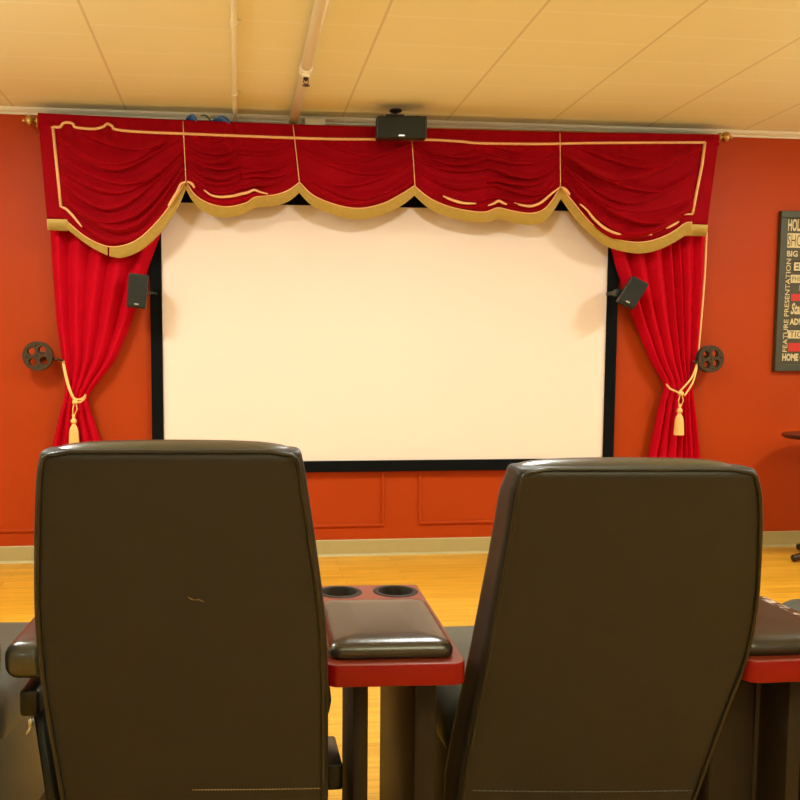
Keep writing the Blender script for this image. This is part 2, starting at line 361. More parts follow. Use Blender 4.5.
def make_swag(k, Ls, Rs, bot, fbot, nf, amp):
    bot = cm(bot); fs = fold_set(nf, 20+k, .052*amp)
    (lx0, ly0), (lx1, ly1) = Ls; (rx0, ry0), (rx1, ry1) = Rs
    def P(u, v):
        # bottom point
        bx0 = bot[0][0]; bx1 = bot[-1][0]; bx = bx0+(bx1-bx0)*u; by = interp(bot, bx)
        tx = lx0+(rx0-lx0)*u; ty = interp(head_line, tx)
        ex = 1.0
        x = tx+(bx-tx)*v; y = ty+(by-ty)*v
        lobes = 2 if k in (1, 3) else 1
        ul = u*lobes - int(min(u*lobes, lobes-1e-6)); ends = math.sin(PI*min(1, max(0, u)))**.45
        env = ends*(.35+.65*math.sin(PI*min(1, max(0, ul)))**.6) if lobes == 2 else ends
        droop = 4*ul*(1-ul)-.62
        d = .012+.026*math.sin(PI*v**1.3)*env
        for c, w, a, tl, cu, wu in fs:
            cc = c+tl*(u-.5)+.02*math.sin(7*u+c*20)+(.13 if lobes == 2 else .24)*droop*(1-c*.75)
            s = (v-cc)/w
            g = math.exp(-s*s*.8) if s < 0 else math.exp(-s*s*9)
            loc = math.exp(-((u-cu)/wu)**2)
            d += a*g*env*(.30+.70*loc)*min(1, (1.02-v)*6+.15)*min(1, v*6+.1)
        if v < .25: d += .004*math.sin(tx*.55+k)*(1-v/.25)
        return V(x, y, d)
    bm = B(); grid(bm, P, 100, 130)
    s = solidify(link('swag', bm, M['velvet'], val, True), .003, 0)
    # bottom lip follows the same surface; the fringe hangs just in front of it
    fb = cm(fbot); bm = B()
    gap = (107.0, 109.6) if k == 0 else None
    n = int((bot[-1][0]-bot[0][0])*3.2)
    if k == 0: x0, x1 = 67.5, bot[-1][0]
    else: x0, x1 = bot[0][0], bot[-1][0]
    rows = []
    for i in range(n+1):
        xt = x0+(x1-x0)*i/n; f = i/n; xb = fb[0][0]+(fb[-1][0]-fb[0][0])*f
        if k == 4 or k == 0: xb = xt if fb[0][0] <= xt <= fb[-1][0] else xb
        yt = interp(bot, xt)-1.2; yb = interp(fb, xb)
        rib = .0015*(1 if i % 2 else -1)
        a = [V(xt+(xb-xt)*q, yt+(yb-yt)*q, .024+rib*min(1, q*3)) for q in (0, .25, 1)]
        rows.append((xt, [bm.verts.new(p) for p in a]))
    for (xa, A), (xb_, Bq) in zip(rows, rows[1:]):
        if gap and gap[0] < xa < gap[1]: continue
        for q in range(2): bm.faces.new((A[q], Bq[q], Bq[q+1], A[q+1]))
    solidify(link('fringe', bm, M['gold'], val), .004)
    # thin braid covering the seam above the fringe
    bm = B(); L = [(x, y) for x, y in bot if x >= x0]
    tube(bm, [V(x, y-.6, .030) for x, y in L], .0036, 6); link('seam_braid', bm, M['braid'], val, True)
for k, s in enumerate(swags): make_swag(k, *s)
# short straight fringes under the side bands
for (xa, ya, xb, yb, xc, yc, xd, yd) in ((47, 219, 67, 219.5, 48, 230, 67.5, 231), (684, 224, 707.5, 225, 684, 236, 706.5, 236)):
    bm = B(); n = 60; rows = []
    for i in range(n+1):
        f = i/n; rib = .003*(1 if i % 2 else -1)
        a = V(xa+(xb-xa)*f, ya+(yb-ya)*f, .016); b = V(xc+(xd-xc)*f, yc+(yd-yc)*f, .018+rib)
        rows.append((bm.verts.new(a), bm.verts.new(b)))
    for A, Bq in zip(rows, rows[1:]): bm.faces.new((A[0], Bq[0], Bq[1], A[1]))
    solidify(link('fringe', bm, M['gold'], val), .004)
# gold braid outline: along the top and down both sides
bm = B()
L = [(61, 207), (57, 168), (53, 128)]
line = [V(x, y, .022) for x, y in L] + [V(x, y, .022) for x, y in cm(braid_top)] + [V(x, y, .030) for x, y in ((702, 165), (697, 190), (692.5, 214))]
tube(bm, [Vector(p) for p in line[:3]], .0085, 8); tube(bm, line[2:-3], .0075, 8); tube(bm, [line[-4]] + line[-3:], .0085, 8)
tube(bm, [line[-1], V(684, 214.5, .03)], .006, 6)
link('outline_braid', bm, M['braid'], val, True)
for a, b in cords:
    bm = B(); pts = [V(a[0]+(b[0]-a[0])*f/6, a[1]+(b[1]-a[1])*f/6, .030 if f else .016) for f in range(7)]
    tube(bm, pts, .0026, 6); link('lift_cord', bm, M['braid'], val, True)
lower = [[(61, 207), (66, 209), (73, 216), (82, 227)], [(186, 182), (181, 184), (177, 192), (172, 200), (168, 206)], [(187, 181.5), (192, 184), (194.5, 188)],
         [(204, 190), (211, 195), (220, 197), (233, 196), (241, 194), (248, 192.5), (254, 190), (260, 192), (268, 194)],
         [(443, 196), (452, 200), (463, 203), (476, 203.5)], [(488, 205.5), (494, 203.5), (498.5, 201), (503, 203), (507, 204.5)], [(514, 203), (523, 205.5), (532, 206), (541, 202.5), (550, 195), (560, 187)],
         [(561, 187), (566, 190), (570, 195)], [(580, 204), (588, 211), (594, 219), (606, 229), (620, 234.5), (636, 235.5), (652, 234.5)], [(666, 228.5), (673, 225), (679, 221.5)]]
for l in lower:
    bm = B(); pts = [V(x, y, .052) for x, y in cm(l)]; n = len(pts)
    tube(bm, pts, [.0015+.0065*math.sin(PI*min(1, max(.04, i/(n-1)*.96+.02)))**.5 for i in range(n)], 6)
    link('swag_braid', bm, M['braid'], val, True)

# ------------------------------------------------------------------ curtains
CY = 4.945
def make_curtain(rows, nf, seed, label, edge=None):
    r = random.Random(seed)
    c = wx(sum(rows[0][1:])/2, 400); t = empty('curtain', (c.x, CY, 0), label, 'curtain', 'tied-back crimson curtains')
    R = [(at_y(xl, y, CY), at_y(xr, y, CY)) for y, xl, xr in rows]
    R = [(a.z, a.x, b.x) for a, b in R]
    lastz, la, lb_ = R[-1]
    R.append((.02, la - (R[-2][1]-la)*.0 - .03, lb_+.03))
    zl = [(-z, a) for z, a, b in R]; zr = [(-z, b) for z, a, b in R]
    zt = 2.40; tiez = at_y(70, rows[5][0], CY).z
    ws = [r.uniform(.6, 1.6) for _ in range(nf)]; tot = sum(ws); cuts = [0]
    for w_ in ws: cuts.append(cuts[-1]+w_/tot)
    amps = [r.uniform(.7, 1.2) for _ in range(nf)]
    def sm(poly, x):  # smoothed interpolation
        return (interp(poly, x-.03)+interp(poly, x)*2+interp(poly, x+.03))/4
    def P(u, v):
        z = zt+(.02-zt)*v
        a = sm(zl, -z); b = sm(zr, -z)
        tie = math.exp(-((z-tiez)/.10)**2)
        k = 0
        while k < nf-1 and u > cuts[k+1]: k += 1
        s = (u-cuts[k])/(cuts[k+1]-cuts[k])
        prof = math.sin(PI*s)**.75
        wd = (b-a)/.62
        A = (.062*(.45+.55*wd))*(1-.45*tie)*amps[k]
        bulge = .022*math.sin(PI*u)*tie
        y = CY+.022 - A*prof - bulge
        x = a+(b-a)*(u + .010*math.sin(2*PI*s)*(1-tie) + .006*math.sin(5*z+u*9))
        return Vector((x, min(y, WALL-.012), z))
    bm = B(); grid(bm, P, nf*16, 130)
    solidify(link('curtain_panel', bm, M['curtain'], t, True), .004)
    if edge:
        bm = B(); tube(bm, [at_y(x, y, CY-.01) for x, y in cm(edge)], .0065, 8); link('edge_braid', bm, M['braid'], t, True)
    return t
make_curtain([(215, 49, 166), (270, 51.5, 147), (325, 56, 130), (361, 62, 114), (385, 65, 95), (397, 64.5, 86), (410, 60.5, 89.5), (449, 51, 103)], 5, 5,
             'crimson velvet curtain left of the screen, tied back with gold rope')
make_curtain([(215, 604, 707), (270, 618, 705), (320, 635, 701), (361, 652, 697.5), (380, 664, 695), (388, 667, 694), (400, 662, 695), (460, 649, 702)], 7, 12,
             'crimson velvet curtain right of the screen with gold braid on its outer edge', [(706.5, 232), (705, 270), (702, 310), (697.5, 361)])

# ------------------------------------------------------------------ film-reel holdbacks
def reel_mesh(r, th):
    cu = bpy.data.curves.new('reel', 'CURVE'); cu.dimensions = '2D'; cu.fill_mode = 'BOTH'; cu.extrude = th/2; cu.bevel_depth = .0015
    def circ(cx, cy, rr, n=36):
        s = cu.splines.new('POLY'); s.points.add(n-1); s.use_cyclic_u = True
        for i in range(n): s.points[i].co = (cx+rr*math.cos(2*PI*i/n), cy+rr*math.sin(2*PI*i/n), 0, 1)
    circ(0, 0, r)
    for k in range(4):
        a = PI/4+k*PI/2; circ(.52*r*math.cos(a), .52*r*math.sin(a), .28*r, 24)
        a = k*PI/2; circ(.72*r*math.cos(a), .72*r*math.sin(a), .065*r, 10)
    circ(0, 0, .075*r, 12)
    ob = bpy.data.objects.new('reel', cu); dg = bpy.context.evaluated_depsgraph_get()
    COL.objects.link(ob); dg.update(); me = bpy.data.meshes.new_from_object(ob.evaluated_get(dg)); bpy.data.objects.remove(ob); return me
RM = reel_mesh(.081, .006)
def holdback(px, py, Y, end, label):
    c = at_y(px, py, Y); e = at_y(end[0], end[1], Y-.02)
    t = empty('curtain_holdback', (c.x, WALL, c.z), label, 'holdback', 'film-reel curtain holdbacks')
    for k, dy in enumerate((0, .030)):
        bm = B(); bm.from_mesh(RM); bmesh.ops.rotate(bm, cent=(0, 0, 0), matrix=Matrix.Rotation(PI/2, 3, 'X') @ Matrix.Rotation(.12, 3, 'Z'), verts=bm.verts[:])
        bmesh.ops.translate(bm, vec=(c.x, c.y+dy, c.z), verts=bm.verts[:]); link('reel_plate', bm, M['bronze'], t)
    bm = B(); lathe(bm, (c.x, c.y+.002, c.z), [(.022, 0), (.022, WALL-c.y-.006), (.03, WALL-c.y-.004), (.03, WALL-c.y-.001)], (0, 1, 0), 20); link('hub', bm, M['bronze'], t, True, angle=40)
    s = 1 if e.x > c.x else -1
    bm = B(); tube(bm, [(c.x+s*.075, c.y+.015, c.z-.012), (c.x+s*.10, c.y+.012, c.z-.018), (e.x, e.y+.01, e.z), (e.x+s*.004, e.y, e.z+.004)], .0055, 8)
    lathe(bm, (c.x+s*.098, c.y+.012, c.z-.018), [(.002, -.011), (.009, -.008), (.011, 0), (.009, .008), (.002, .011)], (1, 0, 0), 12)
    link('hook_arm', bm, M['bronze'], t, True)
    return e
eL = holdback(37.5, 356, 4.895, (62.5, 360.5), 'dark bronze film-reel curtain holdback on the wall left of the curtains')
eR = holdback(711, 359, 4.89, (698, 362), 'dark bronze film-reel curtain holdback right of the curtains near the poster')

# rope tiebacks
def tieback(strands, top, body, label, loopw):
    Y = 4.868
    def T(x, y, dy=0): return at_y(x, y, Y-dy)
    t = empty('rope_tieback', T(*body[0:2]), label, 'tieback', 'gold rope tiebacks')
    bm = B()
    for s in strands: tube(bm, [at_y(x, y, yy) for x, y, yy in [tuple(p) for p in smooth_line(s, 5)]], .0058, 8)
    link('rope', bm, M['rope'], t, True)
    tx, ty = top; bx, by, bh = body
    a = T(tx, ty); bm = B()
    lathe(bm, a, [(.004, -.014), (.014, -.010), (.017, 0), (.013, .010), (.004, .014)], (0, 0, 1), 14); link('knot', bm, M['rope'], t, True)
    bm = B()
    for s in (-1, 1): tube(bm, [T(tx+s*.8, ty+1), T(tx+s*loopw, ty+7), T(bx+s*.6, ty+14)], .0035, 6)
    link('loop_cord', bm, M['rope'], t, True)
    h = T(bx, by-12); b0 = T(bx, by); L_ = h.z-b0.z; z1 = T(bx, by+bh).z
    ln = h.z-z1; prof = [(.002, 0), (.008, -.003), (.010, -.012), (.006, -.020), (.010, -.026), (.017, -.036), (.017, -.046), (.009, -.056), (.011, -.064), (.019, -.078), (.023, -.098)]
    bm = B(); lathe(bm, h, prof[:8], (0, 0, 1), 18); link('tassel_head', bm, M['rope'], t, True)
    bm = B(); nn = 48; rings = []
    for r_, z_ in prof[7:]+[(.026, -ln*.8), (.028, -ln), (.002, -ln)]:
        rings.append([bm.verts.new((h.x+math.cos(2*PI*k/nn)*r_*(1+(.07 if k % 2 else -.05)), h.y+math.sin(2*PI*k/nn)*r_*(1+(.07 if k % 2 else -.05)), h.z+z_)) for k in range(nn)])
    for A, Bq in zip(rings, rings[1:]):
        for k in range(nn): bm.faces.new((A[k], A[(k+1) % nn], Bq[(k+1) % nn], Bq[k]))
    bm.faces.new(rings[0]); bm.faces.new(rings[-1][::-1])
    link('tassel_skirt', bm, M['rope'], t)
tieback([[(62.8, 361, 4.912), (64.5, 372, 4.895), (68, 386, 4.876), (72, 396, 4.868), (75, 401, 4.868)], [(63.4, 361, 4.912), (66.5, 376, 4.885), (70, 389, 4.874), (74, 398, 4.865), (80, 399.5, 4.868), (84, 397, 4.89), (85.5, 395, 4.935)],
         [(72, 396, 4.868), (78, 402.5, 4.868), (84, 399, 4.885), (85.5, 395, 4.935)]],
        (75, 402), (73.5, 426, 22.5), 'pale gold rope tieback with tassel around the left curtain', 2.2)
tieback([[(697.6, 362, 4.912), (692, 377, 4.885), (683, 388, 4.868), (679, 392, 4.868)], [(697.8, 362, 4.912), (694, 379, 4.885), (689, 389, 4.87), (684, 396, 4.868)],
         [(683, 395, 4.868), (676, 391.5, 4.868), (670, 388.5, 4.885), (666.5, 384.5, 4.935)]],
        (681, 393.5), (679.8, 416, 19), 'pale gold rope tieback with tassel around the right curtain', 2.4)

# ------------------------------------------------------------------ speakers
def speaker(name, label, c, w_, h, d, R, mounts):
    t = empty(name, c, label, 'speaker')
    def put(nm, center, size, bev, m, sm=False):
        bm = B(); box(bm, (0, 0, 0), size, bev); bmesh.ops.translate(bm, vec=center, verts=bm.verts[:])
        bmesh.ops.rotate(bm, cent=(0, 0, 0), matrix=R, verts=bm.verts[:]); bmesh.ops.translate(bm, vec=c, verts=bm.verts[:]); link(nm, bm, m, t)
    put('cabinet', (0, .0, 0), (w_, d, h), .008, M['black'])
    put('grille', (0, -d/2-.004, 0), (w_*.93, .012, h*.93), .005, M['grille'])
    put('badge', (0, -d/2-.011, -h*.38), (w_*.22 if w_ < h else w_*.12, .003, .007), .001, M['silver'])
    for nm, fn in mounts:
        bm = B(); fn(bm); link(nm, bm, M['black'], t, True, angle=40)
c = at_y(401, 128.5, 4.72)
pt = at_z(395.5, 110, CEIL)
speaker('center_speaker', 'wide black centre speaker hanging from the ceiling in front of the valance', c, .275, .118, .10,
        Matrix.Rotation(-.10, 3, 'Z') @ Matrix.Rotation(.12, 3, 'X'),
        [('mount_plate', lambda bm: lathe(bm, (pt.x, pt.y, CEIL-.001), [(.034, 0), (.034, -.008), (.024, -.013), (.002, -.017)], (0, 0, 1), 24)),
         ('mount_arm', lambda bm: (tube(bm, [(pt.x, pt.y, CEIL-.012), (pt.x, pt.y, CEIL-.04), (pt.x, c.y, c.z+.05)], .009, 10), box(bm, (pt.x-.02, c.y, c.z+.068), (.10, .03, .008), .002)))])
c2 = at_y(137.5, 291, 4.80)
speaker('wall_speaker', 'small upright black speaker left of the screen in front of the curtain', c2, .105, .185, .10,
        Matrix.Rotation(.09, 3, 'Y') @ Matrix.Rotation(.10, 3, 'Z') @ Matrix.Rotation(.08, 3, 'X'),
        [('mount_arm', lambda bm: (tube(bm, [(c2.x+.02, c2.y+.04, c2.z), (c2.x+.05, c2.y+.10, c2.z), (c2.x+.085, WALL-.05, c2.z), (c2.x+.085, WALL-.01, c2.z)], .009, 10), box(bm, (c2.x+.085, WALL-.006, c2.z), (.05, .012, .07), .003)))])
c3 = at_y(632, 293, 4.80); b3 = at_y(614, 293, 4.90)
speaker('wall_speaker', 'small black speaker tilted steeply beside the right edge of the screen', c3, .105, .165, .10,
        Matrix.Rotation(.52, 3, 'Y') @ Matrix.Rotation(-.25, 3, 'Z') @ Matrix.Rotation(.15, 3, 'X'),
        [('mount_arm', lambda bm: (tube(bm, [(c3.x, c3.y+.03, c3.z), (b3.x+.02, b3.y-.03, b3.z), (b3.x, b3.y, b3.z), (b3.x, WALL-.01, b3.z)], .012, 10), box(bm, (b3.x+.02, WALL-.006, b3.z), (.05, .012, .09), .003))),
         ('mount_clamp', lambda bm: lathe(bm, (b3.x+.01, b3.y-.02, b3.z), [(.002, -.03), (.022, -.024), (.024, 0), (.022, .024), (.002, .03)], (0, 1, 0), 16))])

# ------------------------------------------------------------------ pipes and fittings at the ceiling
a = at_z(235, 116, CEIL-.016)
t = empty('ceiling_conduit', (a.x, 3, CEIL), 'thin cream electrical conduit running along the ceiling', 'conduit')
bm = B(); tube(bm, [(a.x, WALL-.05, CEIL-.045), (a.x, WALL-.075, CEIL-.018), (a.x, WALL-.12, CEIL-.014), (a.x, YB+.3, CEIL-.014)], .0125, 12); link('tube', bm, M['pipe'], t, True)
for y in (24, 94):
    p = at_z(236, y, CEIL-.016); bm = B(); lathe(bm, (a.x, p.y-.025, CEIL-.016), [(.012, 0), (.017, .003), (.017, .047), (.012, .05)], (0, 1, 0), 14)
    box(bm, (a.x+.014, p.y, CEIL-.004), (.03, .018, .006), .001); link('coupling', bm, M['pipe'], t, True, angle=40)
pz = CEIL-.040
a = at_z(293, 124, pz)
t = empty('sprinkler_pipe', (a.x, 3, CEIL), 'thick cream sprinkler pipe hung along the ceiling left of the centre speaker', 'pipe')
bm = B(); tube(bm, [(a.x, WALL-.003, pz), (a.x, YB+.3, pz)], .026, 20); link('tube', bm, M['pipe'], t, True)
bm = B(); lathe(bm, (a.x, a.y-.01, pz), [(.026, 0), (.036, .004), (.037, .016), (.030, .022)], (0, 1, 0), 24); link('wall_flange', bm, M['white'], t, True, angle=40)
p = at_z(305, 68, pz)
bm = B(); lathe(bm, (a.x, p.y-.035, pz), [(.026, 0), (.032, .004), (.032, .066), (.026, .07)], (0, 1, 0), 20); lathe(bm, (a.x, p.y, pz-.020), [(.020, 0), (.020, -.022), (.014, -.025)], (0, 0, 1), 16)
link('tee_fitting', bm, M['pipe'], t, True, angle=40)
bm = B(); z0 = pz-.040
lathe(bm, (a.x, p.y, z0), [(.013, 0), (.013, -.012), (.007, -.016), (.005, -.02)], (0, 0, 1), 12)
for s in (-1, 1): tube(bm, [(a.x+s*.010, p.y, z0-.012), (a.x+s*.012, p.y, z0-.024), (a.x, p.y, z0-.036)], .002, 6)
lathe(bm, (a.x, p.y, z0-.036), [(.004, 0), (.018, -.002), (.018, -.004), (.002, -.005)], (0, 0, 1), 16)
link('sprinkler_head', bm, M['bronze'], t, True, angle=40)
# raceway under the crown and a junction box
p0 = at_y(62, 116.5, WALL-.02); p1 = at_y(372, 126, WALL-.02)
bm = B(); box(bm, ((p0.x+p1.x)/2, WALL-.012, 2.520), (p1.x-p0.x, .022, .018), .003)
tag(link('cable_raceway', bm, M['crown'], None, origin=(((p0.x+p1.x)/2, WALL, 2.520))), 'slim cream cable raceway along the wall just below the crown moulding', 'cable raceway')
p0 = at_y(305, 118, 4.93); p1 = at_y(325, 124.5, 4.93)
t = empty('junction_box', ((p0.x+p1.x)/2, WALL, (p0.z+p1.z)/2), 'small cream junction box on the wall between sprinkler pipe and centre speaker', 'junction box')
bm = B(); box(bm, ((p0.x+p1.x)/2, (4.94+WALL)/2, (p0.z+p1.z)/2), (p1.x-p0.x, WALL-4.94, p0.z-p1.z), .003); link('box_body', bm, M['white'], t)
bm = B(); box(bm, ((p0.x+p1.x)/2, 4.937, (p0.z+p1.z)/2), (p1.x-p0.x+.004, .006, p0.z-p1.z+.004), .002); link('cover_plate', bm, M['white'], t)
for (x0, x1, y0, y1, lab) in ((186, 197, 114.5, 121, 'blue tape scrap on top of the valance, left of the thin conduit'), (212, 230, 116.5, 123, 'larger blue tape scrap on top of the valance, beside the thin conduit')):
    def bl(u, v):
        x = x0+(x1-x0)*u; s = math.sin(PI*u)**.5
        return at_y(x, y1-(y1-y0)*v*(s*.8+.2)+.5*math.sin(u*9), 4.865+.02*math.sin(v*3+u*4))
    bm = B(); grid(bm, bl, 14, 6); o = link('tape_scrap', bm, M['blue'], None, True, origin=at_y((x0+x1)/2, y1, 4.87)); solidify(o, .006); tag(o, lab, 'tape')
bm = B(); tube(bm, [at_y(x, y, yy) for x, y, yy in [tuple(q) for q in smooth_line([(201, 115.5, 4.94), (205, 115.2, 4.90), (208, 117.5, 4.88), (211, 121.5, 4.87), (213, 123, 4.87)], 5)]], .0035, 6)
tag(link('cable_end', bm, M['black'], None, True, origin=at_y(207, 118, 4.88)), 'short black cable end curling over the valance between two blue scraps', 'cable')

# ------------------------------------------------------------------ poster
def text_mesh(s, h=None, w_=None, shear=0, bold=0):
    cu = bpy.data.curves.new('t', 'FONT'); cu.body = s; cu.size = 1; cu.shear = shear; cu.offset = bold; cu.fill_mode = 'BOTH'; cu.resolution_u = 3
    ob = bpy.data.objects.new('t', cu); COL.objects.link(ob); dg = bpy.context.evaluated_depsgraph_get(); dg.update()
    me = bpy.data.meshes.new_from_object(ob.evaluated_get(dg)); bpy.data.objects.remove(ob)
    xs = [v.co.x for v in me.vertices]; ys = [v.co.y for v in me.vertices]
    x0, x1, y0, y1 = min(xs), max(xs), min(ys), max(ys)
    for v in me.vertices: v.co = ((v.co.x-x0)/(x1-x0), (v.co.y-y0)/(y1-y0), 0)
    return me
M['pframe'] = mat('grey_black_wood_frame', (.052, .050, .030), .4, var=.15, scale=30)
M['pside'] = mat('black_frame_edge', (.012, .006, .004), .5)
M['pback'] = mat('poster_black', (.060, .045, .022), .5)
M['pcream'] = mat('poster_cream', (.66, .52, .27), .6, var=.1, scale=40)
M['pdark'] = mat('poster_ink', (.07, .055, .022), .6)
M['pred'] = mat('poster_red', (.55, .02, .012), .5)
M['ptan'] = mat('poster_tan', (.33, .24, .12), .6)
tl = wx(777.5, 211.5); bl_ = wx(772.5, 371)
PXL = (tl.x+bl_.x)/2; PT, PB = tl.z, bl_.z; PW = .37; PXR = PXL+PW
t = empty('framed_poster', ((PXL+PXR)/2, WALL, PB), 'framed black and cream word-art cinema poster on the red wall', 'poster')
fw = .042; bm = B()
for a, b, c_, d in ((PXL, PXR, PT-fw, PT), (PXL, PXR, PB, PB+fw), (PXL, PXL+fw, PB+fw, PT-fw), (PXR-fw, PXR, PB+fw, PT-fw)):
    box(bm, ((a+b)/2, WALL-.018, (c_+d)/2), (b-a, .032, d-c_), .003)
link('frame', bm, M['pframe'], t)
bm = B(); box(bm, ((PXL+PXR)/2, WALL-.008, (PT+PB)/2), (PW-.06, .012, PT-PB-.06)); link('poster_sheet', bm, M['pback'], t)
iw = PW-2*fw; X0 = PXL+fw+.011; YT = WALL-.0145
def zrow(y): return wx(788, y).z
def put_rect(nm, x0, x1, ya, yb, m, dy=0):
    bm = B(); za, zb = zrow(ya), zrow(yb); box(bm, ((x0+x1)/2, YT-dy, (za+zb)/2), (x1-x0, .001, abs(za-zb))); link(nm, bm, m, t)
def put_text(s, x0, x1, ya, yb, m, dy=.0012, vert=False, shear=0, bold=.02):
    bm = B(); bm.from_mesh(text_mesh(s, shear=shear, bold=bold)); za, zb = zrow(yb), zrow(ya)
    for v in bm.verts:
        if vert: v.co = Vector((x1-(x1-x0)*v.co.y, YT-dy, za+(zb-za)*v.co.x))
        else: v.co = Vector((x0+(x1-x0)*v.co.x, YT-dy, za+(zb-za)*v.co.y))
    link('lettering', bm, m, t)
XE = PXR-fw-.012
put_text('HOLLYWOOD', X0+.004, XE, 219, 231.5, M['pcream'], bold=.03)
put_rect('text_panel', X0+.004, XE, 233.5, 248, M['pcream']); put_text('SHOWTIME', X0+.006, XE-.004, 235, 246.5, M['pdark'], bold=-.005)
put_text('BIG SCREEN', X0+.004, XE, 251, 257, M['pcream'], bold=.03)
xc = X0+.046
put_text('FEATURE PRESENTATION', X0+.003, X0+.034, 259, 352, M['pcream'], vert=True, bold=.01)
put_rect('text_panel', xc, XE, 261, 272.5, M['pside']); put_text('EPIC', xc+.008, xc+.14, 262.5, 271, M['pcream'], .0014, bold=.04)
put_text('PICTURES', xc+.16, XE-.004, 263, 271, M['ptan'], .0014)
put_rect('text_panel', xc-.008, XE, 275, 283, M['pcream']); put_text('PHOTOPLAY', xc, XE-.01, 276.5, 281.5, M['pdark'], bold=0)
put_rect('colour_block', xc+.05, XE-.05, 285, 291, M['ptan']); put_rect('colour_block', xc, XE, 294, 301, M['pred'])
put_text('Stars', xc, XE-.12, 303, 314.5, M['pcream'], shear=.3, bold=.03)
put_text('ADMIT ONE', xc-.004, XE, 318.5, 325, M['pcream'], bold=.04)
put_rect('text_panel', xc-.01, XE, 330.5, 338.5, M['pcream']); put_text('TICKETS', xc, XE-.01, 331.5, 337.5, M['pdark'], bold=0)
put_rect('colour_block', xc-.004, XE, 343, 351.5, M['pred'])
put_text('HOME CINEMA', X0+.003, XE, 353.5, 361, M['pcream'], bold=.05)

# ------------------------------------------------------------------ side table by the right wall
tc_ = Vector((at_d(788, 436, 4.98).x+.30, at_d(788, 436, 4.98).y-.03, 0)); tz = .745
t = empty('pedestal_table', tc_, 'round dark wood pedestal table standing by the wall below the poster', 'table')
bm = B(); lathe(bm, (tc_.x, tc_.y, tz), [(.24, -.028), (.285, -.024), (.300, -.014), (.300, -.006), (.294, 0), (.001, .001)], (0, 0, 1), 48); link('tabletop', bm, M['dwood'], t, True, angle=40)
bm = B(); lathe(bm, (tc_.x, tc_.y, 0), [(.030, .06), (.045, .09), (.030, .14), (.024, .30), (.034, .42), (.026, .5), (.022, .62), (.05, .70), (.06, .715)], (0, 0, 1), 24); link('pedestal', bm, M['dwood'], t, True)
for k in range(4):
    a = PI+.1+k*PI/2; dx, dy = math.cos(a), math.sin(a)
    bm = B(); tube(bm, [(tc_.x+dx*.02, tc_.y+dy*.02, .09), (tc_.x+dx*.12, tc_.y+dy*.12, .075), (tc_.x+dx*.22, tc_.y+dy*.22, .035), (tc_.x+dx*.275, tc_.y+dy*.275, .022)], [.028, .024, .020, .021], 10)
    link('foot', bm, M['dwood'], t, True)

# ------------------------------------------------------------------ theater recliners
def rrect(p0, p1, fwd, th, rr, rf, z0, n=5):
    """rounded rectangle section: rear edge p0-p1, depth th along fwd"""
    side = (p1-p0); W = side.length; s = side/W; out = []
    fwd = fwd
    def arc(cx, cy, r, a0):
        for i in range(n+1):
            a = a0+PI/2*i/n; out.append((cx+r*math.cos(a), cy+r*math.sin(a)))
    arc(rr, rr, rr, PI); arc(W-rr, rr, rr, 1.5*PI)
    arc(W-rf, th-rf, rf, 0); arc(rf, th-rf, rf, PI/2)
    # subdivide long straight runs for smooth shading
    pts = []
    for i, a in enumerate(out):
        b = out[(i+1) % len(out)]; pts.append(a)
        if i % (n+1) == n:
            for k in range(1, 6): pts.append((a[0]+(b[0]-a[0])*k/6, a[1]+(b[1]-a[1])*k/6))
    return [p0 + s*x + fwd*y for x, y in pts]
def loft(bm, secs, cap0=True, cap1=True):
    R = [[bm.verts.new(p) for p in s] for s in secs]; n = len(R[0])
    for A, Bq in zip(R, R[1:]):
        for k in range(n): bm.faces.new((A[k], A[(k+1) % n], Bq[(k+1) % n], Bq[k]))
    if cap0: bm.faces.new(R[0][::-1])
    if cap1: bm.faces.new(R[-1])
    return R
